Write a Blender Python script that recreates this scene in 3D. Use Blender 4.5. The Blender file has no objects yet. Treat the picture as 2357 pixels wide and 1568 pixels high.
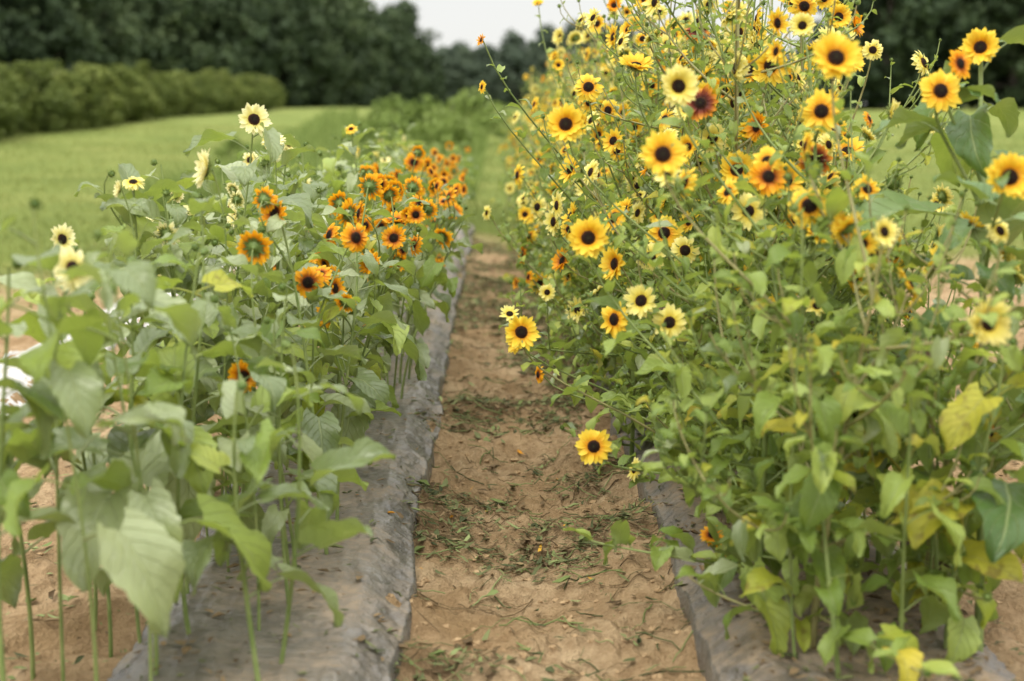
import bpy, math, random
import numpy as np
from mathutils import Vector, Matrix, Euler
random.seed(11); rng=np.random.default_rng(11)
scene=bpy.context.scene
COL=scene.collection
# ------------------------------------------------------------ noise
def _h(ix,iy,s):
    n=(ix.astype(np.int64)*374761393+iy.astype(np.int64)*668265263+s*144269504)&0xFFFFFFFF
    n=((n^(n>>13))*1274126177)&0xFFFFFFFF
    return ((n^(n>>16))&0xFFFFFF)/float(0xFFFFFF)
def vn(x,y,s=0):
    x=np.asarray(x,float);y=np.asarray(y,float)
    ix=np.floor(x);iy=np.floor(y);fx=x-ix;fy=y-iy
    fx=fx*fx*(3-2*fx);fy=fy*fy*(3-2*fy)
    a=_h(ix,iy,s);b=_h(ix+1,iy,s);c=_h(ix,iy+1,s);d=_h(ix+1,iy+1,s)
    return (a*(1-fx)+b*fx)*(1-fy)+(c*(1-fx)+d*fx)*fy
def fbm(x,y,o=4,s=0):
    r=0;a=.5
    for i in range(o):
        r=r+a*vn(x*2**i,y*2**i,s+i*7);a*=.5
    return r
def sst(a,b,x):
    t=np.clip((x-a)/(b-a),0,1);return t*t*(3-2*t)
BEDS=[(-0.60,0.31,1.0,17.),(0.90,0.33,1.0,19.),(-2.42,0.24,1.0,13.)]
BH_=.08
def dens(x,y):return fbm(x*1.5+5+.8*vn(x*3,y*3,90),y*2.1+1.0*vn(x*3,y*3,91),5,77)
def ground_h(x,y):
    x=np.asarray(x,float);y=np.asarray(y,float)
    h=0*x*y
    for c,w,s,e in BEDS:
        d=np.abs(x-c)
        h=h+BH_*(1-sst(w-0.11,w+0.05,d))*(1-sst(e-1,e+2,y))*sst(-6,-5,y)
    near=1-sst(18,30,y)
    pd=np.clip(np.abs(x-0.14)/0.42,0,1)
    h=h-0.06*(1-pd**2)*near
    infilm=0*h
    for c,w,s,e in BEDS: infilm=np.maximum(infilm,(1-sst(w-.06,w+.03,np.abs(x-c))))
    bare=(1-.92*infilm)
    wx=x+.25*(vn(x*2,y*2,61)-.5);wy=y+.3*(vn(x*2,y*2,62)-.5)
    rut=np.abs(vn(wx*1.1,wy*2.9,9)-.5)*2
    cl=np.maximum(0,vn(x*9,y*10,33)-.55)
    cl2=np.maximum(0,vn(x*19,y*21,35)-.62)
    h=h+bare*near*((fbm(wx*3,wy*3.4,4,3)-.45)*.10+(rut-.5)*.075+(fbm(x*13,y*13,3,5)-.45)*.05+(np.abs(vn(x*22+5,y*24,15)-.5)-.25)*.028+cl*.06+cl2*.04)
    h=h+1.15*sst(22,125,y)+(1-near)*(fbm(x*.08,y*.08,3,21)-.45)*.6*sst(30,60,y)
    return h
def gh(x,y): return float(ground_h(np.array([x]),np.array([y]))[0])
# ------------------------------------------------------------ mesh helpers
def mkmesh(name,V,F,UV=None,mats=(),mi=None,rnd=None,smooth=True):
    me=bpy.data.meshes.new(name)
    V=np.asarray(V,np.float32);F=np.asarray(F,np.int32)
    me.vertices.add(len(V));me.vertices.foreach_set("co",V.ravel())
    me.loops.add(F.size);me.loops.foreach_set("vertex_index",F.ravel())
    me.polygons.add(len(F));me.polygons.foreach_set("loop_start",np.arange(0,F.size,F.shape[1],dtype=np.int32))
    for m in mats: me.materials.append(m)
    if mi is not None: me.polygons.foreach_set("material_index",np.asarray(mi,np.int32))
    me.polygons.foreach_set("use_smooth",np.full(len(F),smooth,bool))
    if UV is not None:
        l=me.uv_layers.new(name="UVMap");l.data.foreach_set("uv",np.asarray(UV,np.float32)[F.ravel()].ravel())
    if rnd is not None:
        a=me.attributes.new("rnd","FLOAT","POINT");a.data.foreach_set("value",np.asarray(rnd,np.float32))
    me.update(calc_edges=True)
    return me
class Acc:
    def __init__(s): s.V=[];s.F=[];s.U=[];s.M=[];s.R=[];s.n=0
    def add(s,V,F,U=None,m=0,r=0.):
        s.V.append(V);s.F.append(np.asarray(F)+s.n);s.U.append(U if U is not None else np.zeros((len(V),2)))
        s.M.append(np.full(len(F),m) if np.isscalar(m) else m);s.R.append(np.full(len(V),r) if np.isscalar(r) else r);s.n+=len(V)
    def mesh(s,name,mats,smooth=True):
        return mkmesh(name,np.concatenate(s.V),np.concatenate(s.F),np.concatenate(s.U),mats,np.concatenate(s.M),np.concatenate(s.R),smooth)
def grid_faces(nr,nc,closed=False):
    F=[]
    for i in range(nr-1):
        for j in range(nc if closed else nc-1):
            k=(j+1)%nc
            F.append((i*nc+j,i*nc+k,(i+1)*nc+k,(i+1)*nc+j))
    return np.array(F)
def tube(P,R,k=5):
    P=np.asarray(P,float);n=len(P)
    T=np.gradient(P,axis=0);T/=np.linalg.norm(T,axis=1)[:,None]+1e-9
    ref=np.array([.31,.95,.05])
    A=np.cross(T,ref);A/=np.linalg.norm(A,axis=1)[:,None]+1e-9
    B=np.cross(T,A)
    a=np.linspace(0,2*math.pi,k,endpoint=False)
    R=np.broadcast_to(np.asarray(R,float),(n,))
    V=P[:,None,:]+R[:,None,None]*(np.cos(a)[None,:,None]*A[:,None,:]+np.sin(a)[None,:,None]*B[:,None,:])
    U=np.zeros((n*k,2));U[:,0]=.5;U[:,1]=np.repeat(np.linspace(0,1,n),k)
    return V.reshape(-1,3),grid_faces(n,k,True),U
def bez(a,b,c,d,n=8):
    t=np.linspace(0,1,n)[:,None]
    a,b,c,d=[np.asarray(q,float) for q in (a,b,c,d)]
    return (1-t)**3*a+3*(1-t)**2*t*b+3*(1-t)*t*t*c+t**3*d
def obj(name,me,parent=None,loc=None,rot=None,scale=None,**kw):
    o=bpy.data.objects.new(name,me);COL.objects.link(o)
    if parent is not None:o.parent=parent
    if loc is not None:o.location=loc
    if rot is not None:
        o.rotation_mode='QUATERNION';o.rotation_quaternion=rot
    if scale is not None:o.scale=(scale,)*3 if np.isscalar(scale) else scale
    for k,v in kw.items():o[k]=v
    return o
# ------------------------------------------------------------ materials
class NT:
    def __init__(s,name):
        s.m=bpy.data.materials.new(name);s.m.use_nodes=True;s.t=s.m.node_tree;s.t.nodes.clear()
        s.out=s.n('ShaderNodeOutputMaterial')
    def n(s,ty,**kw):
        nd=s.t.nodes.new(ty)
        for k,v in kw.items():setattr(nd,k,v)
        return nd
    def l(s,a,b):s.t.links.new(a,b)
    def math(s,op,a,b=None,c=None,clamp=False):
        nd=s.n('ShaderNodeMath',operation=op,use_clamp=clamp)
        for i,q in enumerate((a,b,c)):
            if q is None:continue
            if hasattr(q,'is_output'):s.l(q,nd.inputs[i])
            else:nd.inputs[i].default_value=q
        return nd.outputs[0]
    def mr(s,v,a,b,c=0,d=1):
        nd=s.n('ShaderNodeMapRange');s.l(v,nd.inputs[0])
        for i,q in enumerate((a,b,c,d)):nd.inputs[i+1].default_value=q
        return nd.outputs[0]
    def mix(s,f,a,b,mode='MIX'):
        nd=s.n('ShaderNodeMix',data_type='RGBA',blend_type=mode)
        for i,q in ((0,f),(6,a),(7,b)):
            if hasattr(q,'is_output'):s.l(q,nd.inputs[i])
            elif i==0:nd.inputs[0].default_value=q
            else:nd.inputs[i].default_value=(*q,1)
        return nd.outputs[2]
    def noise(s,scale,det=3,vec=None,rough=.55):
        nd=s.n('ShaderNodeTexNoise');nd.inputs['Scale'].default_value=scale;nd.inputs['Detail'].default_value=det;nd.inputs['Roughness'].default_value=rough
        if vec is not None:s.l(vec,nd.inputs['Vector'])
        return nd.outputs['Fac']
    def ramp(s,f,st):
        nd=s.n('ShaderNodeValToRGB');s.l(f,nd.inputs[0]);e=nd.color_ramp.elements
        while len(e)<len(st):e.new(.5)
        for q,(p,c) in zip(e,st):q.position=p;q.color=(*c,1)
        return nd.outputs[0]
    def finish(s,col,rough=.6,trans=0,tcol=None,bump=None,bs=.3,bd=.01,spec=.4,metal=0):
        p=s.n('ShaderNodeBsdfPrincipled')
        if hasattr(col,'is_output'):s.l(col,p.inputs['Base Color'])
        else:p.inputs['Base Color'].default_value=(*col,1)
        if hasattr(rough,'is_output'):s.l(rough,p.inputs['Roughness'])
        else:p.inputs['Roughness'].default_value=rough
        p.inputs['Specular IOR Level'].default_value=spec
        if bump is not None:
            b=s.n('ShaderNodeBump');b.inputs['Strength'].default_value=bs;b.inputs['Distance'].default_value=bd
            s.l(bump,b.inputs['Height']);s.l(b.outputs[0],p.inputs['Normal'])
        sh=p.outputs[0]
        if trans>0:
            t=s.n('ShaderNodeBsdfTranslucent')
            q=tcol if tcol is not None else col
            if hasattr(q,'is_output'):s.l(q,t.inputs[0])
            else:t.inputs[0].default_value=(*q,1)
            mx=s.n('ShaderNodeMixShader');mx.inputs[0].default_value=trans
            s.l(sh,mx.inputs[1]);s.l(t.outputs[0],mx.inputs[2]);sh=mx.outputs[0]
        s.l(sh,s.out.inputs[0]);return s.m
def leaf_mat(name,cols,vein=(.34,.40,.17),trans=.32,rough=.5,spec=.4,under=(.23,.28,.12),spots=0.,tc_=(.38,.50,.03)):
    N=NT(name)
    uv=N.n('ShaderNodeUVMap');sp=N.n('ShaderNodeSeparateXYZ');N.l(uv.outputs[0],sp.inputs[0])
    a=N.math('ABSOLUTE',N.math('SUBTRACT',sp.outputs[0],.5))
    mid=N.mr(a,.012,.035,1,0)
    f=N.math('FRACT',N.math('MULTIPLY',N.math('SUBTRACT',sp.outputs[1],N.math('MULTIPLY',a,.75)),6.5))
    sv=N.mr(N.math('ABSOLUTE',N.math('SUBTRACT',f,.5)),.0,.075,.75,0)
    v=N.math('MAXIMUM',mid,sv)
    at=N.n('ShaderNodeAttribute',attribute_name='rnd');oi=N.n('ShaderNodeObjectInfo')
    ge=N.n('ShaderNodeNewGeometry')
    r=N.math('FRACT',N.math('ADD',at.outputs['Fac'],oi.outputs['Random']))
    nz=N.noise(14,4,ge.outputs['Position'],.65)
    r2=N.math('ADD',N.math('MULTIPLY',r,.75),N.math('MULTIPLY',nz,.38))
    c=N.ramp(r2,cols)
    c=N.mix(N.math('MULTIPLY',v,.5),c,vein)
    if spots: c=N.mix(N.math('MULTIPLY',N.mr(N.noise(26,3,ge.outputs['Position']),.56,.66),spots),c,(.16,.10,.03))
    c=N.mix(N.math('MULTIPLY',ge.outputs['Backfacing'],.6),c,under)
    hb=N.math('SUBTRACT',N.math('ADD',N.math('MULTIPLY',nz,.5),N.math('MULTIPLY',N.noise(70,2,ge.outputs['Position']),.3)),v)
    return N.finish(c,rough,trans,tcol=N.mix(.6,c,tc_),bump=hb,bs=.7,bd=.005,spec=spec)
M={}
M['grey']=leaf_mat('sunflower_leaf_greygreen',[(0,(.07,.11,.03)),(.5,(.165,.215,.08)),(1,(.35,.40,.205))],vein=(.37,.43,.20),rough=.38,spec=.7,under=(.24,.29,.125))
M['green']=leaf_mat('sunflower_leaf_green',[(0,(.06,.11,.016)),(.42,(.165,.24,.042)),(.8,(.30,.38,.085)),(1,(.40,.44,.065))],rough=.46,trans=.36)
M['dark']=leaf_mat('sunflower_leaf_dark',[(0,(.035,.085,.015)),(.6,(.085,.155,.038)),(1,(.17,.24,.07))],rough=.42,trans=.22,spec=.5)
M['yellow']=leaf_mat('sunflower_leaf_yellowing',[(0,(.23,.32,.03)),(.5,(.36,.39,.04)),(1,(.54,.44,.05))],vein=(.46,.46,.14),trans=.40,spots=.7)
M['dead']=leaf_mat('sunflower_leaf_withered',[(0,(.03,.022,.012)),(1,(.12,.075,.04))],vein=(.15,.11,.06),under=(.08,.055,.033),trans=.05,rough=.85,tc_=(.15,.09,.04))
def stem_mat(name,a,b):
    N=NT(name);tc=N.n('ShaderNodeNewGeometry')
    c=N.ramp(N.noise(14,3,tc.outputs['Position']),[(.3,a),(.7,b)])
    return N.finish(c,.55,.05,bump=N.noise(160,2,tc.outputs['Position']),bs=.3,bd=.002)
M['stem']=stem_mat('sunflower_stem_green',(.13,.19,.045),(.25,.30,.10))
M['stemr']=stem_mat('sunflower_stem_reddish',(.22,.19,.075),(.32,.31,.13))
M['bract']=leaf_mat('sunflower_bract_green',[(0,(.07,.14,.025)),(1,(.21,.28,.07))],trans=.2)
def petal_mat(name,base,mid,tip,tr=.36):
    N=NT(name);uv=N.n('ShaderNodeUVMap');sp=N.n('ShaderNodeSeparateXYZ');N.l(uv.outputs[0],sp.inputs[0])
    at=N.n('ShaderNodeAttribute',attribute_name='rnd')
    v=N.math('ADD',sp.outputs[1],N.math('MULTIPLY',N.math('SUBTRACT',at.outputs['Fac'],.5),.14))
    c=N.ramp(v,[(.05,base),(.38,mid),(.9,tip)])
    st=N.math('SINE',N.math('MULTIPLY',sp.outputs[0],38.))
    c=N.mix(N.mr(st,-1,1,0,.2),c,(0.6,.3,.01),'MULTIPLY')
    return N.finish(c,.5,tr,bump=st,bs=.25,bd=.001,spec=.3)
PET={'Y':petal_mat('ray_petal_yellow',(.80,.38,.01),(.88,.62,.035),(.89,.71,.09)),
'L':petal_mat('ray_petal_lemon',(.80,.66,.08),(.86,.79,.20),(.88,.83,.34)),
'O':petal_mat('ray_petal_golden',(.40,.09,.005),(.84,.36,.01),(.87,.50,.015)),
'R':petal_mat('ray_petal_red_bicolour',(.08,.01,.004),(.24,.04,.006),(.76,.34,.02)),
'W':petal_mat('ray_petal_cream',(.80,.73,.20),(.86,.83,.38),(.87,.86,.52))}
def disc_mat():
    N=NT('seed_disc_dark_brown');uv=N.n('ShaderNodeUVMap');sp=N.n('ShaderNodeSeparateXYZ');N.l(uv.outputs[0],sp.inputs[0])
    tc=N.n('ShaderNodeTexCoord');nz=N.noise(22,2,tc.outputs['Object'])
    v=N.math('ADD',sp.outputs[1],N.math('MULTIPLY',N.math('SUBTRACT',nz,.5),.5))
    c=N.ramp(v,[(0,(.035,.03,.012)),(.35,(.012,.006,.004)),(.72,(.02,.008,.004)),(1,(.11,.035,.008))])
    return N.finish(c,.85,0,bump=nz,bs=.8,bd=.01,spec=.2)
M['disc']=disc_mat()
# ------------------------------------------------------------ leaf / flower geometry
def leaf_geo(nl,nw,th0,droop,fold,wav,pet,seed,ser=0.):
    r=random.Random(seed)
    t=np.linspace(0,1,nl+1)
    w=.80*(t+.09)**.55*(1-t+.0015)**.9
    w=w*(1+np.array([r.uniform(-.05,.05)+ser*(1 if i%2 else -1) for i in range(nl+1)]))
    s=np.linspace(-1,1,2*nw+1)
    ang=th0-droop*t**1.1
    dy=np.cos(ang)/nl;dz=np.sin(ang)/nl
    pts=bez((0,0,0),(0,pet*.5,pet*.35),(0,pet*.8,pet*.5),(0,pet,pet*.5),4)
    y=pts[-1,1]+np.concatenate([[0],np.cumsum(dy[:-1])]);z=pts[-1,2]+np.concatenate([[0],np.cumsum(dz[:-1])])
    side=r.uniform(-.18,.18);ph=r.uniform(0,6)
    V=[];U=[]
    for i in range(nl+1):
        for q in s:
            aq=abs(q)
            back=.16*aq**1.4*max(0,1-t[i]*2.2)**1.5
            nx=q*w[i]*math.cos(fold)
            lift=aq*w[i]*math.sin(fold)+wav*math.sin(t[i]*9+q*2.2+ph)*aq**1.5*.8+.02*math.sin(t[i]*19+q*7+ph)
            V.append((nx+side*t[i]**2,y[i]-back*math.cos(ang[i])-lift*math.sin(ang[i]),z[i]-back*math.sin(ang[i])+lift*math.cos(ang[i])))
            U.append(((q+1)/2,t[i]))
    A=Acc();A.add(np.array(V),grid_faces(nl+1,len(s)),np.array(U))
    v,f,u=tube(pts,[.022,.018,.016,.012],4);u[:,1]=0;A.add(v,f,u)
    return np.concatenate(A.V),np.concatenate(A.F),np.concatenate(A.U)
LF=[];LL=[]
for i,(th,dr,fo,wa,pe) in enumerate([(.35,1.1,.25,.07,.42),(.1,1.4,.18,.09,.5),(-.3,1.2,.3,.08,.5),(.55,.8,.35,.06,.35),(-.8,.8,.25,.09,.45),(.2,1.9,.3,.1,.4),(.9,.9,.45,.09,.3),(-.1,.7,.5,.12,.45),(-.6,1.3,.5,.12,.5),(0,2.0,.55,.1,.45)]):
    LF.append(leaf_geo(14,3,th,dr,fo,wa,pe,i+1,.035));LL.append(leaf_geo(5,2,th,dr,fo,wa,pe*.6,i+1))
_lm={}
def leaf_mesh(v,k):
    if (v,k) not in _lm:
        V,F,U=LF[v];_lm[(v,k)]=mkmesh('leaf',V,F,U,[M[k]])
    return _lm[(v,k)]
def petals_geo(seed,n,curl,r0=.30,wid=.15,cup=0.,miss=0):
    r=random.Random(seed);A=Acc()
    for lay in range(2):
        for i in range(n):
            if r.random()<miss:continue
            a=2*math.pi*(i+.5*lay)/n+r.uniform(-.11,.11)
            L=(1-r0)*r.uniform(.78,1.08)*(1 if lay==0 else .93)
            el=cup+r.uniform(-.24,.24)+(.10 if lay else -.04);cu=curl+r.uniform(-.5,.5);tw=r.uniform(-.6,.6)
            nl=6;V=[];U=[];px,pz=r0,-.02
            for k in range(nl+1):
                t=k/nl;w=wid*r.uniform(.93,1.05)*(math.sin(math.pi*(t*.86+.10))**.8)*(1 if t<.99 else .12)
                e=el-cu*t
                if k: px+=L/nl*math.cos(e);pz+=L/nl*math.sin(e)
                for q in (-1,0,1):
                    yy=q*w;zz=pz+abs(q)*.035+q*w*math.sin(tw*t)
                    V.append((px*math.cos(a)-yy*math.sin(a),px*math.sin(a)+yy*math.cos(a),zz));U.append(((q+1)/2,t))
            A.add(np.array(V),grid_faces(nl+1,3),np.array(U),0,r.random())
    return A
def disc_geo(seed,R=.34,H=.13):
    r=random.Random(seed);nr,nc=10,26;V=[];U=[]
    for i in range(nr+1):
        t=i/nr
        for j in range(nc):
            a=2*math.pi*j/nc+(i%2)*.12
            rr=max(t,.01)*R*(1+r.uniform(-.04,.04)*t)
            z=H*(1-t**2.4)*(1 if t>.45 else .80+.45*t)+r.uniform(-.012,.018)
            if i==nr:z-=.05
            V.append((rr*math.cos(a),rr*math.sin(a),z));U.append((j/nc,t))
    A=Acc();A.add(np.array(V),grid_faces(nr+1,nc,True),np.array(U),0,.5);return A
def bract_geo(seed,closed=0.):
    r=random.Random(seed);A=Acc()
    prof=[(.045,-.34),(.07,-.24),(.22,-.17),(.33,-.08),(.34,-.02),(.30,.0)]
    V=[];n=14
    for (a,b) in prof:
        for j in range(n):
            th=2*math.pi*j/n;V.append((a*math.cos(th),a*math.sin(th),b))
    U=np.full((len(V),2),.5);U[:,0]=.7
    A.add(np.array(V),grid_faces(len(prof),n,True),U,0,.3)
    for lay in range(2):
        for i in range(13):
            a=2*math.pi*(i+.5*lay)/13+r.uniform(-.1,.1);L=r.uniform(.30,.42)*(1+lay*.12);el=closed+r.uniform(-.25,.2)
            V=[];U=[];px,pz=.27,-.10+.03*lay
            for k in range(5):
                t=k/4;w=.075*(1-t)**.7+.002;e=el+(.3-t*.7)
                if k:px+=L/4*math.cos(e);pz+=L/4*math.sin(e)
                for q in (-1,0,1):
                    V.append((px*math.cos(a)-q*w*math.sin(a),px*math.sin(a)+q*w*math.cos(a),pz-abs(q)*.02));U.append((.5+q*.3,t))
            A.add(np.array(V),grid_faces(5,3),np.array(U),0,r.random())
    return A
PG=[petals_geo(1,17,.35),petals_geo(2,15,.75,miss=.08),petals_geo(3,18,.2,cup=.45),petals_geo(4,14,-.1,cup=.15,wid=.13,miss=.15)]
PETM={(i,c):PG[i].mesh('petals',[PET[c]]) for i in range(4) for c in PET}
DG=[disc_geo(5),disc_geo(6)];DM=[d.mesh('disc',[M['disc']]) for d in DG]
BG=[bract_geo(7),bract_geo(8,.3)];BM=[b.mesh('flower_head',[M['bract']]) for b in BG]
def merge_head(i,c):
    A=Acc()
    for g,m in ((PG[i],0),(DG[i%2],1),(BG[i%2],2)):
        A.add(np.concatenate(g.V),np.concatenate(g.F),np.concatenate(g.U),m,np.concatenate(g.R))
    return A.mesh('flower_head',[PET[c],M['disc'],M['bract']])
MH={(i,c):merge_head(i,c) for i in range(4) for c in PET}
def bud_mesh(seed):
    r=random.Random(seed);A=Acc();prof=[(.05,-.5),(.12,-.4),(.36,-.3),(.48,-.05),(.42,.2),(.2,.38),(.02,.42)];V=[];n=12
    for a,b in prof:
        for j in range(n):
            th=2*math.pi*j/n;V.append((a*math.cos(th),a*math.sin(th),b))
    U=np.full((len(V),2),.5);U[:,0]=.7;A.add(np.array(V),grid_faces(len(prof),n,True),U,0,.3)
    for lay in range(3):
        for i in range(9):
            a=2*math.pi*(i+.5*lay)/9+r.uniform(-.1,.1);V=[];U=[];px,pz=.40,-.25+.12*lay
            for k in range(5):
                t=k/4;w=.14*(1-t)**.7+.003;e=1.2+r.uniform(-.1,.1)-t*.9*(lay==0)+t*.5*(lay>0)
                if k:px+=.17*math.cos(e);pz+=.17*math.sin(e)
                for q in (-1,0,1):
                    V.append((px*math.cos(a)-q*w*math.sin(a),px*math.sin(a)+q*w*math.cos(a),pz));U.append((.5+q*.3,t))
            A.add(np.array(V),grid_faces(5,3),np.array(U),0,r.random())
    return A.mesh('bud',[M['bract']])
BUD=[bud_mesh(1),bud_mesh(2)]
DIRS={'f':(-.05,-1,.22),'l':(-.9,-.45,.2),'r':(.9,-.45,.2),'b':(.35,.9,.25),'u':(-.1,-.55,.8),'d':(.1,-.8,-.5),'q':(-.5,-.85,.25),'p':(.5,-.85,.25),'B':(-.6,.8,.3)}
def facing(c):
    v=Vector(DIRS[c])+Vector((random.uniform(-.18,.18),random.uniform(-.18,.18),random.uniform(-.18,.18)));return v.normalized()
# ------------------------------------------------------------ plant assembly
def assemble(name,base,tubes,leaves,heads,props,detail,indiv,stemkey='stem'):
    root=bpy.data.objects.new(name,None);root.empty_display_size=.1;COL.objects.link(root);root.location=base
    for k,v in props.items():root[k]=v
    b=np.array(base)
    A=Acc()
    for P,R,k in tubes:
        v,f,u=tube(np.asarray(P)-b,R,k);A.add(v,f,u)
    obj('stem',A.mesh('stem',[M[stemkey]]),root)
    leaves=sorted(leaves,key=lambda q:-q[2])
    keys=[];A=Acc();cnt=0
    for (p,e,s,v,k) in leaves:
        if cnt<indiv:
            o=obj('leaf',leaf_mesh(v,k),root,Vector(p)-Vector(base),e.to_quaternion(),(s*random.uniform(.75,1.05),s,s));cnt+=1
            if k=='yellow':o['label']='yellowing drooping leaf'
            if k=='dead':o['label']='withered brown leaf'
            continue
        if k not in keys:keys.append(k)
        R=np.array(e.to_matrix());V,F,U=LL[v] if s<.13 else LF[v]
        A.add((V*s*[random.uniform(.65,1),1,1])@R.T+(np.array(p)-b),F,U,keys.index(k),random.random())
    if A.n:obj('foliage',A.mesh('foliage',[M[k] for k in keys]),root,**({'kind':'stuff'} if indiv else {}))
    for (p,n,d,c,va) in heads:
        q=Vector(n).to_track_quat('Z','Y')@Euler((0,0,random.uniform(0,6.28))).to_quaternion()
        loc=Vector(p)-Vector(base)
        if c=='B':
            obj('bud',BUD[va%2],root,loc,q,d*.5)
        elif detail:
            h=obj('flower_head',BM[va%2],root,loc,q,d*.5)
            obj('petals',PETM[(va,c)],h);obj('disc',DM[va%2],h)
        else:obj('flower_head',MH[(va,c)],root,loc,q,d*.5)
    return root
def rv(a):return random.uniform(-a,a)
def stalk_to(p0,head,n,d):
    head=np.array(head);n=np.array(n)
    end=head-n*d*.17
    L=np.linalg.norm(end-p0)
    return bez(p0,p0+np.array([(end[0]-p0[0])*.35,(end[1]-p0[1])*.35,L*.35]),end-n*min(.10,L*.3)-np.array([0,0,L*.2]),end,9)
def pick(w):
    return random.choices(list(w.keys()),list(w.values()))[0]
LIMP=[2,4,5,8,4,2,9]
def leafset(P,leaves,smin,smax,key,step,t0=.15,taper=0.,limp=0.):
    P=np.asarray(P);seg=np.linalg.norm(np.diff(P,axis=0),axis=1);L=seg.sum();cum=np.concatenate([[0],np.cumsum(seg)])/L
    t=t0;az=random.uniform(0,6.28)
    while t<.97:
        p=[np.interp(t,cum,P[:,i]) for i in range(3)]
        az+=2.4+rv(.5);prof=math.sin(math.pi*min(1,max(.12,t*.75+.18)))
        s=(smin+(smax-smin)*prof)*random.uniform(.65,1.2)
        if taper: s*=1.15-taper*min(1,max(0,(p[2]-.2)/1.6))
        if random.random()<limp:va=random.choice(LIMP)
        else:va=random.choice([0,1,2,3,5,4,7,8] if t<.6 else [0,1,3,5,6,7])
        leaves.append((p,Euler((rv(.4)+.05,rv(.5),az)),s,va,pick(key)))
        t+=step/L*random.uniform(.6,1.4)
def tall_plant(base,H,heros,colw,nrand,detail,indiv,props,lsize=.19,key={'grey':1},rad=.008,name='sunflower_plant',step=.085,hd=.085,lstart=.22,limp=0.,lean=(0,0)):
    base=np.array(base,float);tubes=[];leaves=[];heads=[]
    hs=sorted(heros,key=lambda q:-q[2])
    if hs:
        h=hs[0];n=facing(h[5]);n_=np.array(n);hd_=np.array(h[:3])
        P=bez(base-[0,0,.03],base+[(h[0]-base[0])*.1+rv(.03),(h[1]-base[1])*.1,h[2]*.45],hd_-n_*.10-[0,0,.22],hd_-n_*h[3]*.17,14)
        heads.append((hd_,n_,h[3],h[4],random.randrange(4)));tops=hs[1:]
    else:
        top=base+[rv(.1)+lean[0],rv(.1)+lean[1],H]
        P=bez(base-[0,0,.03],base+[rv(.06),rv(.06),H*.4],top-[rv(.05),rv(.05),H*.25],top,14);tops=[]
        c=pick(colw);n=facing(random.choice('ulrbqpbB'));heads.append((top+np.array(n)*.02,np.array(n),hd*random.uniform(.8,1.15) if c!='B' else .04,c,random.randrange(4)))
    tubes.append((P,np.linspace(rad,rad*.45,14),6))
    Hh=P[-1,2]-base[2]
    for h in tops:
        n=np.array(facing(h[5]));hp=np.array(h[:3]);zt=max(base[2]+.15,hp[2]-.32)
        p0=np.array([np.interp(zt,P[:,2],P[:,i]) for i in range(3)])
        B=stalk_to(p0,hp,n,h[3]);tubes.append((B,np.linspace(rad*.5,rad*.32,9),5));heads.append((hp,n,h[3],h[4],random.randrange(4)))
        leafset(B,leaves,lsize*.25,lsize*.5,key,.09)
    for i in range(nrand):
        c=pick(colw);n=np.array(facing(random.choice('fulrbqpbBlr')));t=random.uniform(.62,.86)
        p0=np.array([np.interp(base[2]+t*Hh,P[:,2],P[:,k]) for k in range(3)])
        a=random.uniform(0,6.28);r=random.uniform(.08,.2)
        hp=p0+[math.cos(a)*r,math.sin(a)*r,random.uniform(.10,.26)*min(1,Hh)]
        B=stalk_to(p0,hp,n,.07);tubes.append((B,np.linspace(rad*.5,rad*.3,9),5))
        heads.append((hp,n,hd*random.uniform(.75,1.1) if c!='B' else .04,c,random.randrange(4)))
        leafset(B,leaves,lsize*.2,lsize*.45,key,.10)
    leafset(P,leaves,lsize*.42,lsize,key,step,lstart,limp=limp)
    return assemble(name,tuple(base),tubes,leaves,heads,props,detail,indiv)
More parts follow.
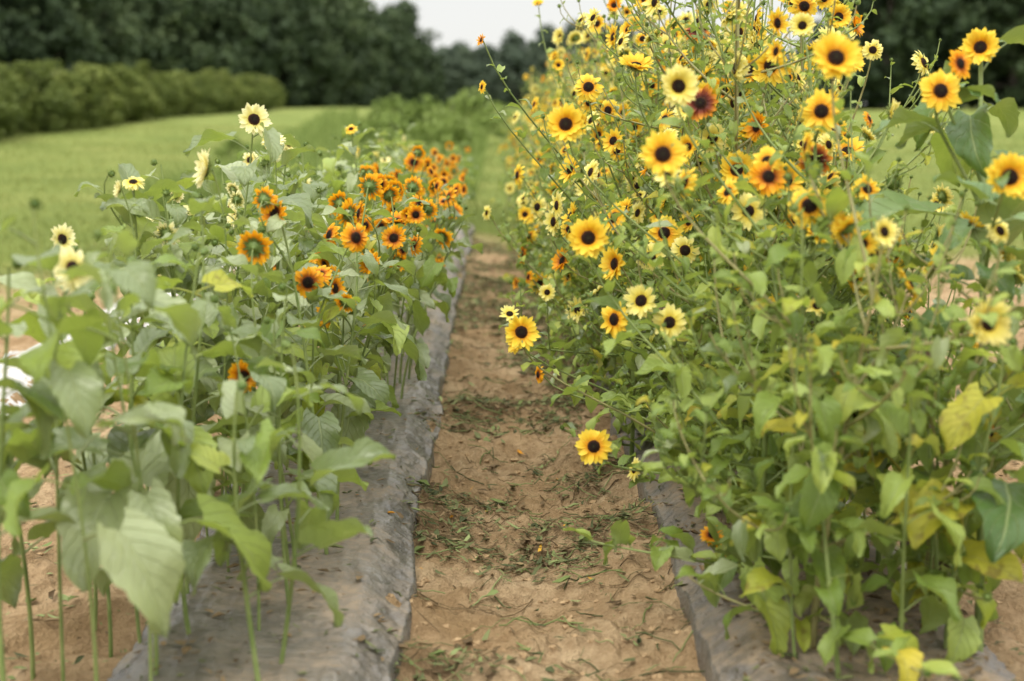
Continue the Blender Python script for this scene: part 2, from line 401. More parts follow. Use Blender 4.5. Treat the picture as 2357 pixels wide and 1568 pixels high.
def bushy_plant(base,H,heros,colw,nb,detail,indiv,props,spread=.46,key={'green':.93,'yellow':.07},ls=1.,umin=.35):
    base=np.array(base,float);tubes=[];leaves=[];heads=[]
    top=base+[rv(.12),rv(.12),H]
    P=bez(base-[0,0,.03],base+[rv(.06),rv(.06),H*.35],top-[rv(.1),rv(.1),H*.3],top,14)
    tubes.append((P,np.linspace(.010,.0025,14),6));leafset(P,leaves,.06*ls,.12*ls,key,.06,.10,.7,.3)
    n=np.array(facing(random.choice('fuqp')));heads.append((top,n,.08,pick(colw),random.randrange(4)))
    az=random.uniform(0,6.28)
    def at(z):return np.array([np.interp(z,P[:,2],P[:,k]) for k in range(3)])
    for h in heros:
        n=np.array(facing(h[5]));hp=np.array(h[:3]);d=math.hypot(hp[0]-base[0],hp[1]-base[1])
        z0=base[2]+max(.10,min(H*.85,(hp[2]-base[2])-.30-d*.7));B=stalk_to(at(z0),hp,n,h[3])
        tubes.append((B,np.linspace(.005,.0024,9),5));heads.append((hp,n,h[3],h[4],random.randrange(4)))
        leafset(B,leaves,.04*ls,.085*ls,key,.05,.12,.5)
    for i in range(nb):
        u=(i+random.random())/nb;az+=2.4+rv(.3);z0=base[2]+H*(.03+.79*u)
        p0=at(z0);rr=spread*random.uniform(.5,1.15)*(1-.4*u);up=random.uniform(.10,.5)*(1-.1*u)*H*.55
        if u<.2:up*=.5
        tip=p0+[math.cos(az)*rr,math.sin(az)*rr,up]
        B=bez(p0,p0+[math.cos(az)*rr*.45,math.sin(az)*rr*.45,up*.25],tip-[math.cos(az)*.03,math.sin(az)*.03,up*.4],tip,8)
        tubes.append((B,np.linspace(.0048,.002,8),4));leafset(B,leaves,.038*ls,.095*ls,key,.040 if u<.5 else .055,.12,.72,.3)
        c=pick(colw) if u>umin else 'B'
        n=Vector((math.cos(az)*.75-.15,math.sin(az)*.65-.5,random.uniform(.05,.55))).normalized()
        heads.append((tip,np.array(n),random.uniform(.085,.125) if c!='B' else random.uniform(.025,.04),c,random.randrange(4)))
        if u>.15:
            for k in range(3):
                j=random.randint(3,6);q0=B[j];a2=az+rv(1.5);q1=q0+[math.cos(a2)*.12,math.sin(a2)*.12,random.uniform(.08,.26)]
                B2=bez(q0,q0+(q1-q0)*[.5,.5,.2],q1-[0,0,.06],q1,6);tubes.append((B2,np.linspace(.003,.0016,6),4));leafset(B2,leaves,.03*ls,.058*ls,key,.05,.25,.6)
                c=pick(colw) if (u>umin and random.random()<.22) else 'B';n=Vector((math.cos(a2)*.8-.1,math.sin(a2)*.7-.4,random.uniform(.05,.7))).normalized()
                heads.append((q1,np.array(n),random.uniform(.07,.10) if c!='B' else random.uniform(.018,.032),c,random.randrange(4)))
    return assemble('branching_sunflower',tuple(base),tubes,leaves,heads,props,detail,indiv,'stemr' if random.random()<.4 else 'stem')
# ------------------------------------------------------------ surveyed flower heads: x,y,z in cm, diameter in mm, colour, facing
def parse(s):
    o=[]
    for q in s.split():
        a=q.split(',');o.append((float(a[0])/100,float(a[1])/100,float(a[2])/100,float(a[3])/1000,a[4][0],a[4][1]))
    return o
HL=parse("""-63,406,110,112,Oq -66,389,102,110,Ob -55,415,89,112,Of -58,482,69,100,Or -80,609,91,100,Or -53,488,107,108,Ob -43,489,113,108,Ob -41,417,102,105,Op -36,503,94,108,Of -37,531,98,108,Ou -62,650,92,105,Ol -34,587,107,108,Ob -41,587,106,108,Ob -40,701,113,110,Of -61,735,107,105,Ol -35,736,110,105,Or -33,772,97,105,Of -21,637,100,110,Ol -37,771,87,105,Of -35,812,74,100,Op -46,859,66,100,Ou -50,581,70,100,Or -55,528,76,100,Ou -34,856,49,100,Ol -69,383,67,100,Of -80,479,52,100,Ou -89,582,76,95,Ou -95,662,75,90,Lu -99,494,64,65,Ou -62,594,54,75,Ou -81,698,74,95,Ob -27,840,79,100,Op -45,727,62,95,Ou -48,500,103,105,Ol -39,520,108,105,OB -30,560,102,105,Or -33,600,96,100,Ob -28,655,104,100,OB -45,560,110,100,Or -52,520,99,100,Ol -25,690,96,95,Ob -55,470,98,105,Ol -47,455,106,105,OB -50,440,84,100,Or -42,475,88,100,Oq -31,540,88,100,Ol -62,500,88,95,Ou
-75,447,136,118,Wp -78,505,128,90,Wu -80,395,123,120,Wl -107,422,118,80,Lu -106,402,117,55,Wl -119,390,104,95,Wr -95,318,104,120,Wr -96,461,107,118,Wu -105,561,100,95,Wl -105,653,103,75,Lf -118,480,101,75,Wu -117,522,108,70,Wb -65,647,130,70,Yu -110,457,85,80,Wu -118,500,96,70,Lu""")
HR=parse("""78,332,151,128,Yf 83,437,152,128,Yf 46,363,145,115,Lf 34,528,147,125,Yf 45,464,153,125,Yu 20,410,135,125,Yf 83,494,145,125,Yp 70,506,166,110,Ru 58,408,141,110,Rf 129,522,169,108,Or 122,469,158,80,Lf 107,663,167,90,Rf 39,334,129,125,Yf 68,450,130,110,Lq 70,498,121,110,Lf 73,433,121,125,Yf 71,372,122,108,Of 90,403,125,110,Rf 113,460,126,125,Yu 100,464,128,110,Lu 25,383,105,125,Yf 54,455,100,125,Yf 36,428,93,120,Yl 49,448,93,110,Lf 60,449,95,110,Lf 41,397,86,110,Lq 35,415,78,120,Yl 49,396,80,110,Lq 8,435,71,125,Yf 5,495,68,80,Lu 29,409,41,120,Yf 43,428,29,80,Ll 71,400,111,110,Lf 54,541,100,105,Ll 38,603,106,105,Lf 60,603,107,105,Lf 22,511,105,110,Ll 17,750,83,110,Yq 10,654,109,115,Yl -4,650,92,80,Ll 16,850,84,90,Lf -5,510,163,48,Ol 100,472,172,110,Yf 79,435,134,108,Ol 67,591,158,108,Or 111,510,158,90,Yb 110,430,106,110,Lu 110,399,100,80,Yp 98,450,107,80,Ou -5,528,147,55,Yl 15,646,63,75,Ol 11,745,48,75,Ol 15,491,47,75,Ol 61,386,21,80,Ou 129,361,56,65,Op 155,427,89,60,Ru 107,666,184,90,Yf 67,666,187,80,Rf 50,615,182,70,Of 31,713,160,70,Yf 19,710,141,90,Yl 11,810,134,90,Ll 75,614,173,75,Yr 21,718,190,65,Yu 88,386,86,75,Lu""")
HB=parse("133,398,156,115,Yq 115,373,144,122,Yf 118,328,124,125,Yf 121,377,151,90,Op")
# ------------------------------------------------------------ plants in rows
def assign(plants,heros):
    out={i:[] for i in range(len(plants))}
    for h in heros:
        best=min(range(len(plants)),key=lambda i:(plants[i][0]-h[0])**2+1.2*(plants[i][1]-h[1])**2+.02*len(out[i]))
        out[best].append(h)
    return out
lp=[]
y=2.74
while y<13:
    if y>2.95:lp.append(((-0.54 if y<6 else -.48)+rv(.06),y+rv(.04),'O'))
    lp.append((-0.84+rv(.08),y+.1+rv(.05),'W'))
    if 2.8<y<8 and random.random()<.92:lp.append((-1.06+rv(.12),y+rv(.05),'W'))
    y+=.17 if y<7.5 else .26
asg=assign(lp,HL)
for i,(x,y,c) in enumerate(lp):
    hs=asg[i];z=gh(x,y)
    if c=='O':H=random.uniform(.76,1.0);cw={'O':.8,'B':.2}
    else:H=random.uniform(.92,1.22);cw={'W':.12,'L':.06,'B':.82}
    if y<3.9:H*=.86 if c=='O' else .96;cw={'B':.97,'W':.03}
    lab={'O':'golden-orange sunflower plant with dark centres growing through plastic mulch','W':'pale cream sunflower plant with large grey-green leaves in mulch bed'}[c]
    tall_plant((x,y,z),H,hs,cw,(0 if y<3.9 else 1 if y<5.0 else 3 if c=='O' else 1),y<9,(30 if y<8 else 0),dict(label=lab,category='sunflower',group='sunflowers planted in the low row'),rad=random.uniform(.0045,.0075),step=.064 if y<4 else .056,lsize=random.uniform(.13,.18) if c=='O' else random.uniform(.15,.21),key={'grey':.78,'green':.19,'yellow':.03},lstart=random.uniform(.26,.46),limp=.2,hd=.09)
y=13.2
while y<21:
    for x0 in (-.5,-.9):
        x=x0+rv(.08);tall_plant((x,y,gh(x,y)),random.uniform(.7,.9),[],{'B':.9,'O':.1},1,False,0,dict(label='leafy green young sunflower plant not yet in bloom',category='sunflower',group='leafy plants at the end of the low row'),key={'green':.5,'grey':.5},step=.08,lsize=.17)
    y+=.42
rp=[];y=3.35
while y<21:
    rp.append((.76+rv(.07),y+rv(.06),0));rp.append((1.10+rv(.07),y+.2+rv(.06),1))
    if y>5.2:rp.append(((.60 if y<7.5 else .52)+rv(.06),y+.1+rv(.1),2))
    y+=.36 if y<7 else .58
asg=assign(rp,HR)
cwR={'Y':.44,'L':.38,'O':.03,'R':.006,'B':.14}
for i,(x,y,ln) in enumerate(rp):
    H=random.uniform(1.6,1.98) if y>4.3 else random.uniform(1.3,1.55)
    if ln==1 and y<4.7:H=random.uniform(1.1,1.3)
    if ln==2:H=random.uniform(.95,1.4)
    if y<3.7:H=random.uniform(.95,1.2)
    bushy_plant((x,y,gh(x,y)),H,asg[i],cwR,(14 if y<4.3 else 18 if y<9 else 12) if ln<2 else 13,y<8,(45 if y<5.5 else 0),dict(label='tall branching sunflower bush with yellow dark-centred blooms in mulch bed',category='sunflower',group='branching sunflowers in the tall row'),key={'green':.80,'yellow':.12,'grey':.08} if y<4.5 else {'green':.80,'yellow':.05,'grey':.15},ls=1.1 if y<3.9 else 1.0,umin=(.75 if y<4.1 else .32 if y<9 else .5),spread=.46 if y<5 else .5)
tall_plant((1.20,3.36,gh(1.20,3.36)),1.6,HB,{'Y':1},0,True,40,dict(label='thick-stemmed sunflower with very large dark leaves and yellow blooms',category='sunflower'),lsize=.28,key={'dark':.9,'green':.1},rad=.012,step=.075,lstart=.26,limp=.4)
ex=[(.80,3.12,.85,.13,{'green':.8,'yellow':.2},.0065),(1.10,3.30,.8,.17,{'green':.5,'yellow':.5},.007),(.97,3.22,.72,.13,{'green':.7,'yellow':.27,'dead':.03},.006),(1.16,3.75,.75,.22,{'yellow':.75,'dead':.25},.009)]
for k in range(12):
    ex.append((random.uniform(.66,1.38),random.uniform(3.15,4.5),random.uniform(.6,1.15),random.uniform(.08,.14),{'green':.74,'yellow':.23,'dead':.03},random.uniform(.0035,.006)))
for (x,y,H,ls_,kk,r_) in ex:
    tall_plant((x,y,gh(x,y)),H,[],{'B':1},0,True,40,dict(label='sunflower stalk with limp lime-green and yellowing lower leaves',category='sunflower',group='lime-leaved sunflowers at the bed end'),lsize=ls_,key=kk,rad=r_,step=.055,lstart=.14,limp=.7,lean=(rv(.15),rv(.1)))
# ------------------------------------------------------------ ground
def geo(a,b,s0,g):
    o=[a];s=s0
    while o[-1]<b:o.append(o[-1]+s);s*=g
    return np.array(o)
xr=geo(3.0,420,.05,1.12);xl=-geo(4.0,420,.05,1.12)[::-1]
xs=np.concatenate([xl,np.arange(-3.97,-.42,.03),np.arange(-.42,.72,.010),np.arange(.72,2.99,.03),xr]);ys=np.concatenate([np.arange(-8,1.6,.4),np.arange(2.4,7.5,.012),np.arange(7.5,13,.03),geo(13.0,900,.05,1.05)])
X,Y=np.meshgrid(xs,ys);Z=ground_h(X,Y)
V=np.stack([X.ravel(),Y.ravel(),Z.ravel()],1);nr,nc=X.shape
I=np.arange(nr*nc).reshape(nr,nc);Fq=np.stack([I[:-1,:-1],I[:-1,1:],I[1:,1:],I[1:,:-1]],-1).reshape(-1,4)
N=NT('soil_and_grass_ground');ge=N.n('ShaderNodeNewGeometry');pos=ge.outputs['Position'];sp=N.n('ShaderNodeSeparateXYZ');N.l(pos,sp.inputs[0])
n1=N.noise(2.2,6,pos);n2=N.noise(16,6,pos,.65);n3=N.noise(70,4,pos,.7)
soil=N.ramp(n1,[(.3,(.31,.205,.105)),(.5,(.45,.315,.18)),(.72,(.56,.42,.26))])
soil=N.mix(N.mr(n2,.40,.56,.5,0),soil,(.24,.15,.075))
soil=N.mix(N.mr(n3,.3,.7,.5,0),soil,(.55,.52,.47),'MULTIPLY')
g1=N.noise(.30,5,pos);g2=N.noise(5,5,pos,.7)
grass=N.ramp(g1,[(.3,(.105,.14,.028)),(.5,(.16,.195,.045)),(.7,(.235,.245,.07))])
grass=N.mix(N.mr(g2,.35,.65,.4,0),grass,(.095,.12,.03))
ax=N.mr(N.math('ABSOLUTE',N.math('SUBTRACT',sp.outputs[0],.1)),.5,2.2,2.2,0)
ax2=N.mr(sp.outputs[0],-1.6,-3.4,0,2.2)
d=N.math('ADD',N.math('SUBTRACT',N.math('ADD',sp.outputs[1],N.math('MULTIPLY',N.math('SUBTRACT',N.noise(.9,4,pos),.5),5.)),ax),ax2)
fy=N.mr(d,11.5,14.5)
g=N.mix(fy,soil,grass)
bh=N.math('ADD',N.math('MULTIPLY',n2,.7),N.math('MULTIPLY',n3,.5))
gm=N.finish(g,.95,0,bump=bh,bs=1.,bd=.045,spec=.1)
obj('ground',mkmesh('ground',V,Fq,None,[gm]),kind='structure',label='bare tan soil path and mown green field',category='ground')
def film(c,w,y0,y1,mat,label,amp,seed):
    ns=90;ys=np.arange(y0,y1,.014);u=np.linspace(-1,1,ns)
    U,Yg=np.meshgrid(u,ys);edge=(w+.04)+(vn(Yg*1.3,U*0+3,seed)-.5)*.05*np.sign(U)+(vn(Yg*8,U*0+3,seed)-.5)*.018*np.sign(U)
    Xg=c+U*edge
    Zg=ground_h(Xg,Yg)
    a=np.abs(U);side=sst(.58,.80,a)
    smooth=BH_*(1-sst(w-.10,w+.06,np.abs(Xg-c)))
    Zf=np.maximum(Zg*0+smooth+.012,np.where(a>.93,Zg+.004,-9))
    wp=.35*fbm(Xg*4,Yg*4,2,seed+20)
    q=1-np.abs(vn(Xg*3+Yg*3+wp,Yg*12+wp*3,seed+1)-.5)*2;q2=1-np.abs(vn(Xg*6,Yg*30+Xg*10+wp*5,seed+4)-.5)*2;q5=1-np.abs(vn(Xg*8+wp*8,Yg*60-Xg*16,seed+14)-.5)*2
    Zf+=side*((q**4-.15)*.017+(q2**4-.15)*.012+(q5**3-.2)*.006)*amp
    q3=1-np.abs(vn(Xg*22+Yg*2+wp*3,Yg*3.0,seed+3)-.5)*2;q4=1-np.abs(vn(Xg*5+wp*4,Yg*20+Xg*8,seed+6)-.5)*2
    Zf+=(1-side)*((fbm(Xg*4,Yg*2.2,2,seed+2)-.4)*.008+(q3**6)*.006+(q4**6)*.007)*amp
    Zf=np.where(a>.985,Zg-.015,Zf)
    nr,nc=Xg.shape;I=np.arange(nr*nc).reshape(nr,nc);Fq=np.stack([I[:-1,:-1],I[:-1,1:],I[1:,1:],I[1:,:-1]],-1).reshape(-1,4)
    obj('plastic_mulch_film',mkmesh('plastic_mulch_film',np.stack([Xg.ravel(),Yg.ravel(),Zf.ravel()],1),Fq,None,[mat]),kind='structure',label=label,category='plastic mulch')
def film_mat(name,a,b,dust,dl,lo=.42,hi=.62,r0=.26,spec=.5):
    N=NT(name);ge=N.n('ShaderNodeNewGeometry');pos=ge.outputs['Position']
    mp=N.n('ShaderNodeMapping');mp.inputs['Scale'].default_value=(1,.3,1);N.l(pos,mp.inputs[0])
    mp2=N.n('ShaderNodeMapping');mp2.inputs['Scale'].default_value=(.25,1,1);N.l(pos,mp2.inputs[0])
    n1=N.noise(14,5,mp.outputs[0],.6);n1b=N.noise(40,4,mp2.outputs[0],.6);n2=N.noise(40,5,pos,.7);n3=N.noise(2.6,7,pos,.65)
    c=N.ramp(n1,[(.35,a),(.65,b)])
    nz=N.n('ShaderNodeSeparateXYZ');N.l(ge.outputs['Normal'],nz.inputs[0])
    flat=N.mr(nz.outputs[2],.7,.97,.15,1)
    dm=N.math('MULTIPLY',N.mr(n3,lo,hi,.18,1),N.mr(n2,.3,.62,.3,1))
    dm=N.math('MULTIPLY',N.math('MULTIPLY',dm,flat),dl);c=N.mix(dm,c,dust)
    ro=N.mr(dm,0,.6,r0,.9)
    return N.finish(c,ro,0,bump=N.math('ADD',N.math('ADD',N.math('MULTIPLY',n1,.5),N.math('MULTIPLY',n1b,1.)),N.math('MULTIPLY',n2,.2)),bs=.85,bd=.014,spec=spec)
fb=film_mat('black_plastic_film_dusty',(.065,.061,.054),(.13,.122,.108),(.35,.26,.165),.75,.43,.64,.23,.7)
fr=film_mat('black_plastic_film_soiled',(.055,.05,.044),(.11,.10,.085),(.29,.21,.125),.95,.34,.54,.26,.6)
fw=film_mat('pale_plastic_film',(.36,.35,.335),(.50,.485,.465),(.42,.33,.23),.7,.50,.66,.4)
film(-.60,.31,-4,16.5,fb,'dusty grey-black plastic mulch film wrinkled along the raised bed',1.1,3)
film(.90,.33,-4,18.5,fr,'soil-covered black plastic mulch film under the tall sunflowers',1.,17)
film(-2.42,.20,5.2,12.5,fw,'pale crumpled plastic mulch film on an empty bed',1.,31)
# ------------------------------------------------------------ litter
def scatter_quads(name,n,fx,size,mats,wts,lab,tilt=.5,cat='leaf litter',aspect=(.4,.9),zoff=.006,heap=None):
    X,Y=fx(n);n=len(X);Z=ground_h(X,Y)+zoff+rng.random(n)*.012
    if heap is not None:Z+=heap(X,Y)*rng.random(n)
    a=rng.random(n)*6.283;L=size[0]+rng.random(n)**2.5*(size[1]-size[0]);Wd=L*(aspect[0]+rng.random(n)**1.5*(aspect[1]-aspect[0]))
    t1=(rng.random(n)-.5)*tilt*2;fd=rng.random(n)*1.0;bend=(rng.random(n)-.5)*.8
    c,s=np.cos(a),np.sin(a)
    rows=[(-1,0.1),(-.3,1),(.4,.75),(1,0.05)]
    V=[]
    for (u,w) in rows:
        for q in (-1,0,1):
            x=u*L*.5;y=q*w*Wd*.5+bend*L*(u*u-.5)*.5;z=abs(q)*w*Wd*.5*fd+u*L*.25*t1
            V.append(np.stack([X+x*c-y*s,Y+x*s+y*c,Z+np.abs(z)*.6+z*.4],1))
    V=np.stack(V,1).reshape(-1,3)
    Fb=grid_faces(4,3);Fq=(np.arange(n)[:,None,None]*12+Fb[None]).reshape(-1,4)
    mi=np.repeat(rng.choice(len(mats),n,p=np.array(wts)/sum(wts)),len(Fb))
    obj(name,mkmesh(name,V,Fq,None,mats,mi,np.repeat(rng.random(n),12)),kind='stuff',label=lab,category=cat)
def litmat(name,a,b,tr=.1):
    N=NT(name);at=N.n('ShaderNodeAttribute',attribute_name='rnd');return N.finish(N.ramp(at.outputs['Fac'],[(0,a),(1,b)]),.8,tr,spec=.2)
m1=litmat('litter_wilted_green',(.045,.055,.022),(.17,.185,.075));m2=litmat('litter_brown',(.08,.052,.025),(.27,.19,.10));m3=litmat('litter_orange_petal',(.5,.22,.02),(.6,.36,.05));m4=litmat('litter_fresh_green',(.13,.17,.05),(.25,.29,.12))
def path_pts(n):
    x=.14+rng.normal(size=n*7)*.33;y=1.9+rng.random(n*7)**1.4*13.5
    k=(np.abs(x-.14)<.47)&(rng.random(n*7)<(sst(.34,.66,dens(x,y))**1.5*.85+.035))
    return x[k][:n],y[k][:n]
hp_=lambda x,y:.028*sst(.46,.66,dens(x,y))
scatter_quads('cut_leaf_litter',30000,path_pts,(.006,.07),[m1,m2,m3,m4],[.50,.335,.005,.16],'wilted cut sunflower leaves and petals strewn over the soil path',1.4,aspect=(.06,.5),heap=hp_)
def side_pts(n):
    x=np.where(rng.random(n)<.6,-.95-rng.random(n)*3.4,1.25+rng.random(n)*2.6);y=2+rng.random(n)*12
    k=rng.random(n)<np.clip(sst(.36,.58,fbm(x*1.2,y*1.3,3,41))+.4*sst(9,13,y),0,1);return x[k],y[k]
scatter_quads('low_weeds',38000,side_pts,(.010,.065),[m4,m2,m1],[.38,.27,.35],'low green weeds and dry litter on the bare soil',.9,'weeds',(.12,.6))
def film_pts(n):
    r_=rng.random(n)<.30;x=np.where(r_,-.60+(rng.random(n)-.5)*.6,.98+(rng.random(n)-.5)*.8);y=np.where(r_,2+rng.random(n)**1.3*9,2.6+rng.random(n)**1.5*5);return x,y
scatter_quads('dry_leaf_crumbs',7000,film_pts,(.006,.05),[m2,m1,m3],[.68,.31,.01],'dry leaf crumbs lying on the plastic mulch',zoff=.018,aspect=(.15,.6))
A=Acc()
for i in range(4200):
    x=.14+rv(.44);y=2+random.random()**1.3*11
    if float(dens(np.array([x]),np.array([y]))[0])<.47 and random.random()<.78:continue
    a=random.uniform(-1.1,1.1)+(math.pi/2 if random.random()<.25 else 0);L=random.uniform(.03,.09) if random.random()<.8 else random.uniform(.1,.26)
    t=np.linspace(-.5,.5,6);cv=rv(.5);bx=x+t*L*math.cos(a)+cv*L*(t*t)*math.sin(a);by=y+t*L*math.sin(a)-cv*L*t*t*math.cos(a)
    bz=ground_h(bx,by)+.006+random.random()*float(hp_(np.array([x]),np.array([y]))[0])+np.abs(rng.random(6))*.008
    v,f,u=tube(np.stack([bx,by,bz],1),random.uniform(.0008,.0028),4);A.add(v,f,u,random.choice([0,1,1,2]),random.random())
obj('cut_stalk_litter',A.mesh('cut_stalk_litter',[m1,m2,m4]),kind='stuff',label='cut green and brown stalks lying across the soil path',category='stalk litter')
A=Acc()
th=np.linspace(0,2*math.pi,7)[:-1];base=np.array([(math.cos(a)*r,math.sin(a)*r,z) for r,z in ((.3,-.8),(1,-.1),(.75,.5),(.1,.65)) for a in th]);bf=grid_faces(4,6,True)
sm=NT('soil_clods');ge=sm.n('ShaderNodeNewGeometry');nn=sm.noise(30,4,ge.outputs['Position']);sm=sm.finish(sm.ramp(nn,[(.3,(.25,.165,.085)),(.7,(.44,.31,.18))]),.95,0,bump=nn,bs=.5,spec=.1)
for i in range(11000):
    x=random.choice([.14+rv(.46)]*3+[-1.0-random.random()*1.7,1.3+random.random()*1.7]);y=2+random.random()**1.4*9;s=.002+random.random()**7*.015
    A.add(base*s*[random.uniform(.6,1.4),random.uniform(.6,1.4),.7]*(1+.9*(rng.random(base.shape)-.5))+[x,y,0],bf)
V=np.concatenate(A.V).reshape(-1,24,3);cx=V.mean(1);V[:,:,2]+=ground_h(cx[:,0],cx[:,1])[:,None];A.V=[V.reshape(-1,3)]
obj('soil_clods',A.mesh('soil_clods',[sm],False),kind='stuff',label='small crumbled soil clods scattered over the path',category='soil clods')
# ------------------------------------------------------------ grass
def grass(name,n,fx,h,w,mat,lab,cat='grass'):
    X,Y=fx(n);n=len(X);Z=ground_h(X,Y)
    a=rng.random(n)*6.283;H=h[0]+rng.random(n)*(h[1]-h[0]);H=H*(1+Y*.006);Wd=w*(1+Y*.03)
    lx=(rng.random(n)-.5)*H*.9;ly=(rng.random(n)-.5)*H*.9;c,s=np.cos(a)*Wd,np.sin(a)*Wd
    V=np.stack([np.stack([X-c,Y-s,Z-.01],1),np.stack([X+c,Y+s,Z-.01],1),np.stack([X+c*.6+lx*.4,Y+s*.6+ly*.4,Z+H*.6],1),np.stack([X-c*.6+lx*.4,Y-s*.6+ly*.4,Z+H*.6],1),
                np.stack([X+c*.1+lx,Y+s*.1+ly,Z+H],1),np.stack([X-c*.1+lx,Y-s*.1+ly,Z+H],1)],1).reshape(-1,3)
    b=np.array([(0,1,2,3),(3,2,4,5)]);Fq=(np.arange(n)[:,None,None]*6+b[None]).reshape(-1,4)
    obj(name,mkmesh(name,V,Fq,None,[mat],None,np.repeat(rng.random(n),6)),kind='stuff',label=lab,category=cat)
gm1=litmat('meadow_grass_blades',(.11,.15,.028),(.29,.31,.095),.35)
gm2=litmat('tall_weed_blades',(.10,.155,.032),(.27,.33,.10),.35)
def g_pts(n):
    y=9+rng.random(n)**2*60;x=(rng.random(n)-.5)*2*(y*.42+4)
    k=(rng.random(n)<sst(11,15,y+(vn(x*.8,y*.8,5)-.5)*6+np.clip(-1.6-x,0,2)))&~((x>-1.2)&(x<1.5)&(y<17.5));return x[k],y[k]
grass('meadow_grass',80000,g_pts,(.02,.08),.006,gm1,'mown green meadow grass')
def w_pts(n):
    y=17+rng.random(n)**1.5*60;x=-1.6+(rng.random(n)-.5)*(3+y*.13)-y*.015
    k=(vn(x*.5,y*.3,8)>.42)&(np.abs(x-.1)>.4);return x[k],y[k]
grass('tall_weeds',24000,w_pts,(.15,.55),.014,gm2,'tall rank green weeds beyond the rows','weeds')
# ------------------------------------------------------------ trees, hedge, shrubs
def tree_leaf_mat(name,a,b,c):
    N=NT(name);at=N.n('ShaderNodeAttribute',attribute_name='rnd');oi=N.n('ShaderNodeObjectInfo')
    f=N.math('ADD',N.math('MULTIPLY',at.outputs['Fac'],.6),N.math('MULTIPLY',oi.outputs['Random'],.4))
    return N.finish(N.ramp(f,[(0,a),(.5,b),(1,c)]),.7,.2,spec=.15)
T1=tree_leaf_mat('woodland_foliage_dark',(.028,.045,.023),(.055,.082,.038),(.11,.145,.06))
T2=tree_leaf_mat('woodland_foliage_haze_tint',(.055,.078,.056),(.078,.105,.07),(.12,.15,.09))  # distance haze painted into the leaf colour: paler, greyer green for far trees
T3=tree_leaf_mat('orchard_foliage',(.06,.085,.018),(.11,.14,.03),(.20,.23,.06))
T4=tree_leaf_mat('shrub_foliage',(.11,.16,.035),(.16,.22,.05),(.23,.29,.09))
NB=NT('tree_bark');nn=NB.noise(6,4,NB.n('ShaderNodeTexCoord').outputs['Object']);BARK=NB.finish(NB.ramp(nn,[(.3,(.05,.04,.03)),(.7,(.12,.10,.08))]),.9,0,bump=nn,bs=.6,bd=.05)
def cloud(cs,rs,per,size,r_,bias=0.):
    V=[];R=[]
    n=0
    for (c,r) in zip(cs,rs):
        m=int(per*(r/np.mean(rs))**2)
        d=r_.normal(size=(m,3));d/=np.linalg.norm(d,axis=1)[:,None];q=c+d*r*(.5+.75*r_.random((m,1)))*np.array([1,1,.8])
        s=size*(.6+.8*r_.random(m));a=r_.normal(size=(m,3));a/=np.linalg.norm(a,axis=1)[:,None];b=np.cross(a,d+.6*r_.normal(size=(m,3)));b/=np.linalg.norm(b,axis=1)[:,None]+1e-9
        a=a*s[:,None]*.5;b=b*s[:,None]*.35
        V.append(np.stack([q-a,q+b,q+a,q-b],1).reshape(-1,3));R.append(np.repeat(np.clip(.25+.35*d[:,2]+.5*(r_.random(m)-.3)+bias+r_.uniform(-.15,.15),0,1),4));n+=m  # leaf tone: lighter towards each clump's top, darker underneath, plus random variation
    V=np.concatenate(V);return V,np.arange(n*4).reshape(-1,4),np.concatenate(R)
def tree_variant(seed,H,Rw,nc,per,size,low,mat):
    r_=np.random.default_rng(seed);cs=[];rs=[];A=Acc()
    tr=bez((0,0,-.3),(0,0,H*.3),(r_.normal()*.4,r_.normal()*.4,H*.6),(r_.normal()*.6,r_.normal()*.6,H*.9),9);v,f,u=tube(tr,np.linspace(H*.02,H*.004,9),8);A.add(v,f,u)
    for i in range(nc):
        u=low+(1-low)*(i+.5)/nc;zz=H*u*.93;prof=math.sin(math.pi*min(.97,(u-low)/(1-low)*.70+.26))
        a=i*2.4+r_.normal()*.3;rad=Rw*prof*(.25+.85*math.sqrt(r_.random()));cr=Rw*(.14+.26*r_.random())
        c=np.array([rad*math.cos(a),rad*math.sin(a),zz]);cs.append(c);rs.append(cr)
        if i%2==0:
            p0=np.array([np.interp(zz*.75,tr[:,2],tr[:,k]) for k in range(3)]);v,f,uu=tube(bez(p0,p0+(c-p0)*[.4,.4,.2],c-[0,0,cr*.3],c,6),np.linspace(H*.007,H*.0015,6),5);A.add(v,f,uu)
    V,F_,R=cloud(cs,rs,per,size,r_)
    return A.mesh('trunk',[BARK]),mkmesh('crown',V,F_,None,[mat],None,R,False)
TV={}
for s in range(6):
    TV[('d',s)]=tree_variant(100+s,15.5+s*1.0,4.4+.5*(s%3),64,75,.75,.03,T1)
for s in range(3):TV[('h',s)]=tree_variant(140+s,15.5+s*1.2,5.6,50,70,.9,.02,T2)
for s in range(4):TV[('o',s)]=tree_variant(200+s,2.35+.15*s,1.2,26,105,.16,.08,T3)
for s in range(3):TV[('s',s)]=tree_variant(230+s,1.1,.75,18,80,.10,.05,T4)
def plant_tree(k,x,y,sc,name,lab,cat,grp,sink=0):
    t,c=TV[k];r=bpy.data.objects.new(name,None);COL.objects.link(r);r.location=(x,y,gh(x,y)-sink);r.rotation_euler=(0,0,random.uniform(0,6.28));r.scale=(sc*random.uniform(.85,1.2),sc*random.uniform(.85,1.2),sc)
    r['label']=lab;r['category']=cat;r['group']=grp
    obj('trunk',t,r);obj('crown',c,r)
def line(k,nv,a,b,sp,sc,name,lab,cat,grp,jit,sc2=None,sv=.14):
    a=np.array(a,float);b=np.array(b,float);n=int(np.linalg.norm(b-a)/sp)
    for i in range(n+1):
        f=i/max(1,n);p=a+(b-a)*f;s=sc if sc2 is None else sc+(sc2-sc)*f
        plant_tree((k,random.randrange(nv)),p[0]+rv(jit),p[1]+rv(jit),s*random.uniform(1-sv,1+sv),name,lab,cat,grp)
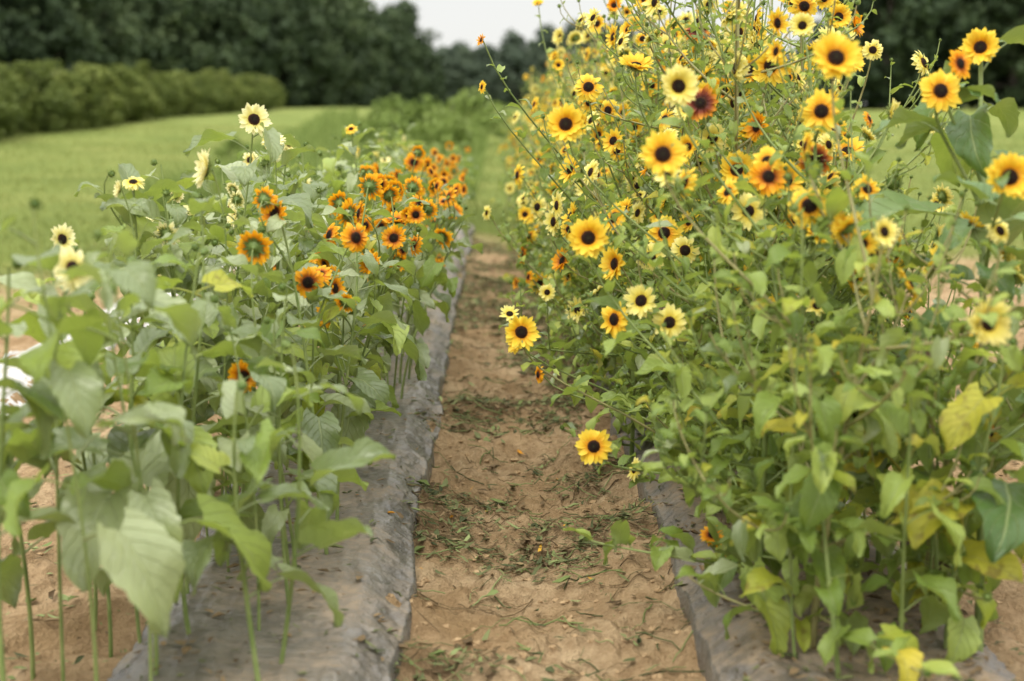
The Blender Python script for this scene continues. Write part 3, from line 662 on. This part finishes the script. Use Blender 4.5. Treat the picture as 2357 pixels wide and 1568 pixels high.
G='broadleaf trees along the edge of the wood';LB='dark green broadleaf tree in the wood edge beyond the field'
line('d',6,(-62,88),(-27,196),5.2,1,'tree',LB,'tree',G,2)
line('d',6,(-68,92),(-30,205),5.5,1.1,'tree',LB,'tree',G,2)
line('d',6,(-27,200),(-15.5,262),4.2,1.0,'tree',LB,'tree',G,1.2,.82)
line('d',6,(-24,212),(-14,285),4.6,.9,'tree',LB,'tree',G,1.2,.6)
G2='haze-tinted trees at the far field edge';L2='haze-tinted distant broadleaf tree at the far field edge'
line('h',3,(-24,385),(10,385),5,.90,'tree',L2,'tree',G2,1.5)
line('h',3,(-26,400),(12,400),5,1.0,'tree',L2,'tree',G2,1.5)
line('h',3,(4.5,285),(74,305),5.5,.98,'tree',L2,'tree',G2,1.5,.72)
line('d',6,(31,118),(62,118),5,1,'tree',LB,'tree',G,1.2)
line('d',6,(33,126),(66,126),5,1.1,'tree',LB,'tree',G,1.2)
GO='clipped orchard trees in a row';LO='low bushy olive-green orchard tree in a clipped row'
line('o',4,(-18.2,34),(-19.8,128),1.5,1,'orchard_tree',LO,'orchard tree',GO,.25,None,.10)
line('o',4,(-21.5,36),(-23,128),2.6,1.0,'orchard_tree',LO,'orchard tree',GO,.3,None,.08)
for x,y,s in ((-1.9,38,1.3),(-2.8,36,1.),(-1.2,33,1.1),(-2.2,28,.8),(-1.6,24,.7),(1.6,30,1.),(-.9,46,1.5),(-3.4,48,1.3),(-6.6,36,.5),(-1.5,21,.6)):
    plant_tree(('s',random.randrange(3)),x,y,s,'wild_shrub','bright green rounded wild shrub in the rough grass','shrub','wild shrubs beyond the flower rows')
# ------------------------------------------------------------ light, world, camera
w=bpy.data.worlds.new('World');scene.world=w;w.use_nodes=True;t=w.node_tree;t.nodes.clear()
out=t.nodes.new('ShaderNodeOutputWorld');ad=t.nodes.new('ShaderNodeAddShader');b1=t.nodes.new('ShaderNodeBackground');b2=t.nodes.new('ShaderNodeBackground')
sky=t.nodes.new('ShaderNodeTexSky');sky.sky_type='NISHITA';sky.sun_disc=False;sky.sun_elevation=math.radians(58);sky.sun_rotation=math.radians(215)
hs=t.nodes.new('ShaderNodeHueSaturation');hs.inputs['Saturation'].default_value=.3;t.links.new(sky.outputs[0],hs.inputs['Color']);t.links.new(hs.outputs[0],b1.inputs[0]);b1.inputs[1].default_value=.05
tc=t.nodes.new('ShaderNodeTexCoord');sx=t.nodes.new('ShaderNodeSeparateXYZ');t.links.new(tc.outputs['Generated'],sx.inputs[0])
mr=t.nodes.new('ShaderNodeMapRange');t.links.new(sx.outputs[2],mr.inputs[0]);mr.inputs[1].default_value=0.12;mr.inputs[2].default_value=.9;mr.inputs[3].default_value=.64;mr.inputs[4].default_value=3.6
t.links.new(mr.outputs[0],b2.inputs[1]);b2.inputs[0].default_value=(1.0,.99,.955,1)
t.links.new(b1.outputs[0],ad.inputs[0]);t.links.new(b2.outputs[0],ad.inputs[1]);t.links.new(ad.outputs[0],out.inputs[0])
sd=bpy.data.lights.new('sun','SUN');sd.energy=1.5;sd.angle=math.radians(12);sd.color=(1,.94,.82);so=bpy.data.objects.new('sun',sd);COL.objects.link(so)
so.rotation_euler=(math.radians(32),0,math.radians(-35))
cd=bpy.data.cameras.new('camera');co=bpy.data.objects.new('camera',cd);COL.objects.link(co);cd.lens=50;cd.sensor_width=36;cd.shift_x=38/2357;cd.clip_end=2000;cd.clip_start=.05
co.location=(0,0,1.4);co.rotation_euler=(math.radians(90-9.35),0,0);cd.dof.use_dof=True;cd.dof.focus_distance=4.9;cd.dof.aperture_fstop=1.8
scene.camera=co
scene.view_settings.view_transform='Standard';scene.view_settings.look='None';scene.view_settings.exposure=0
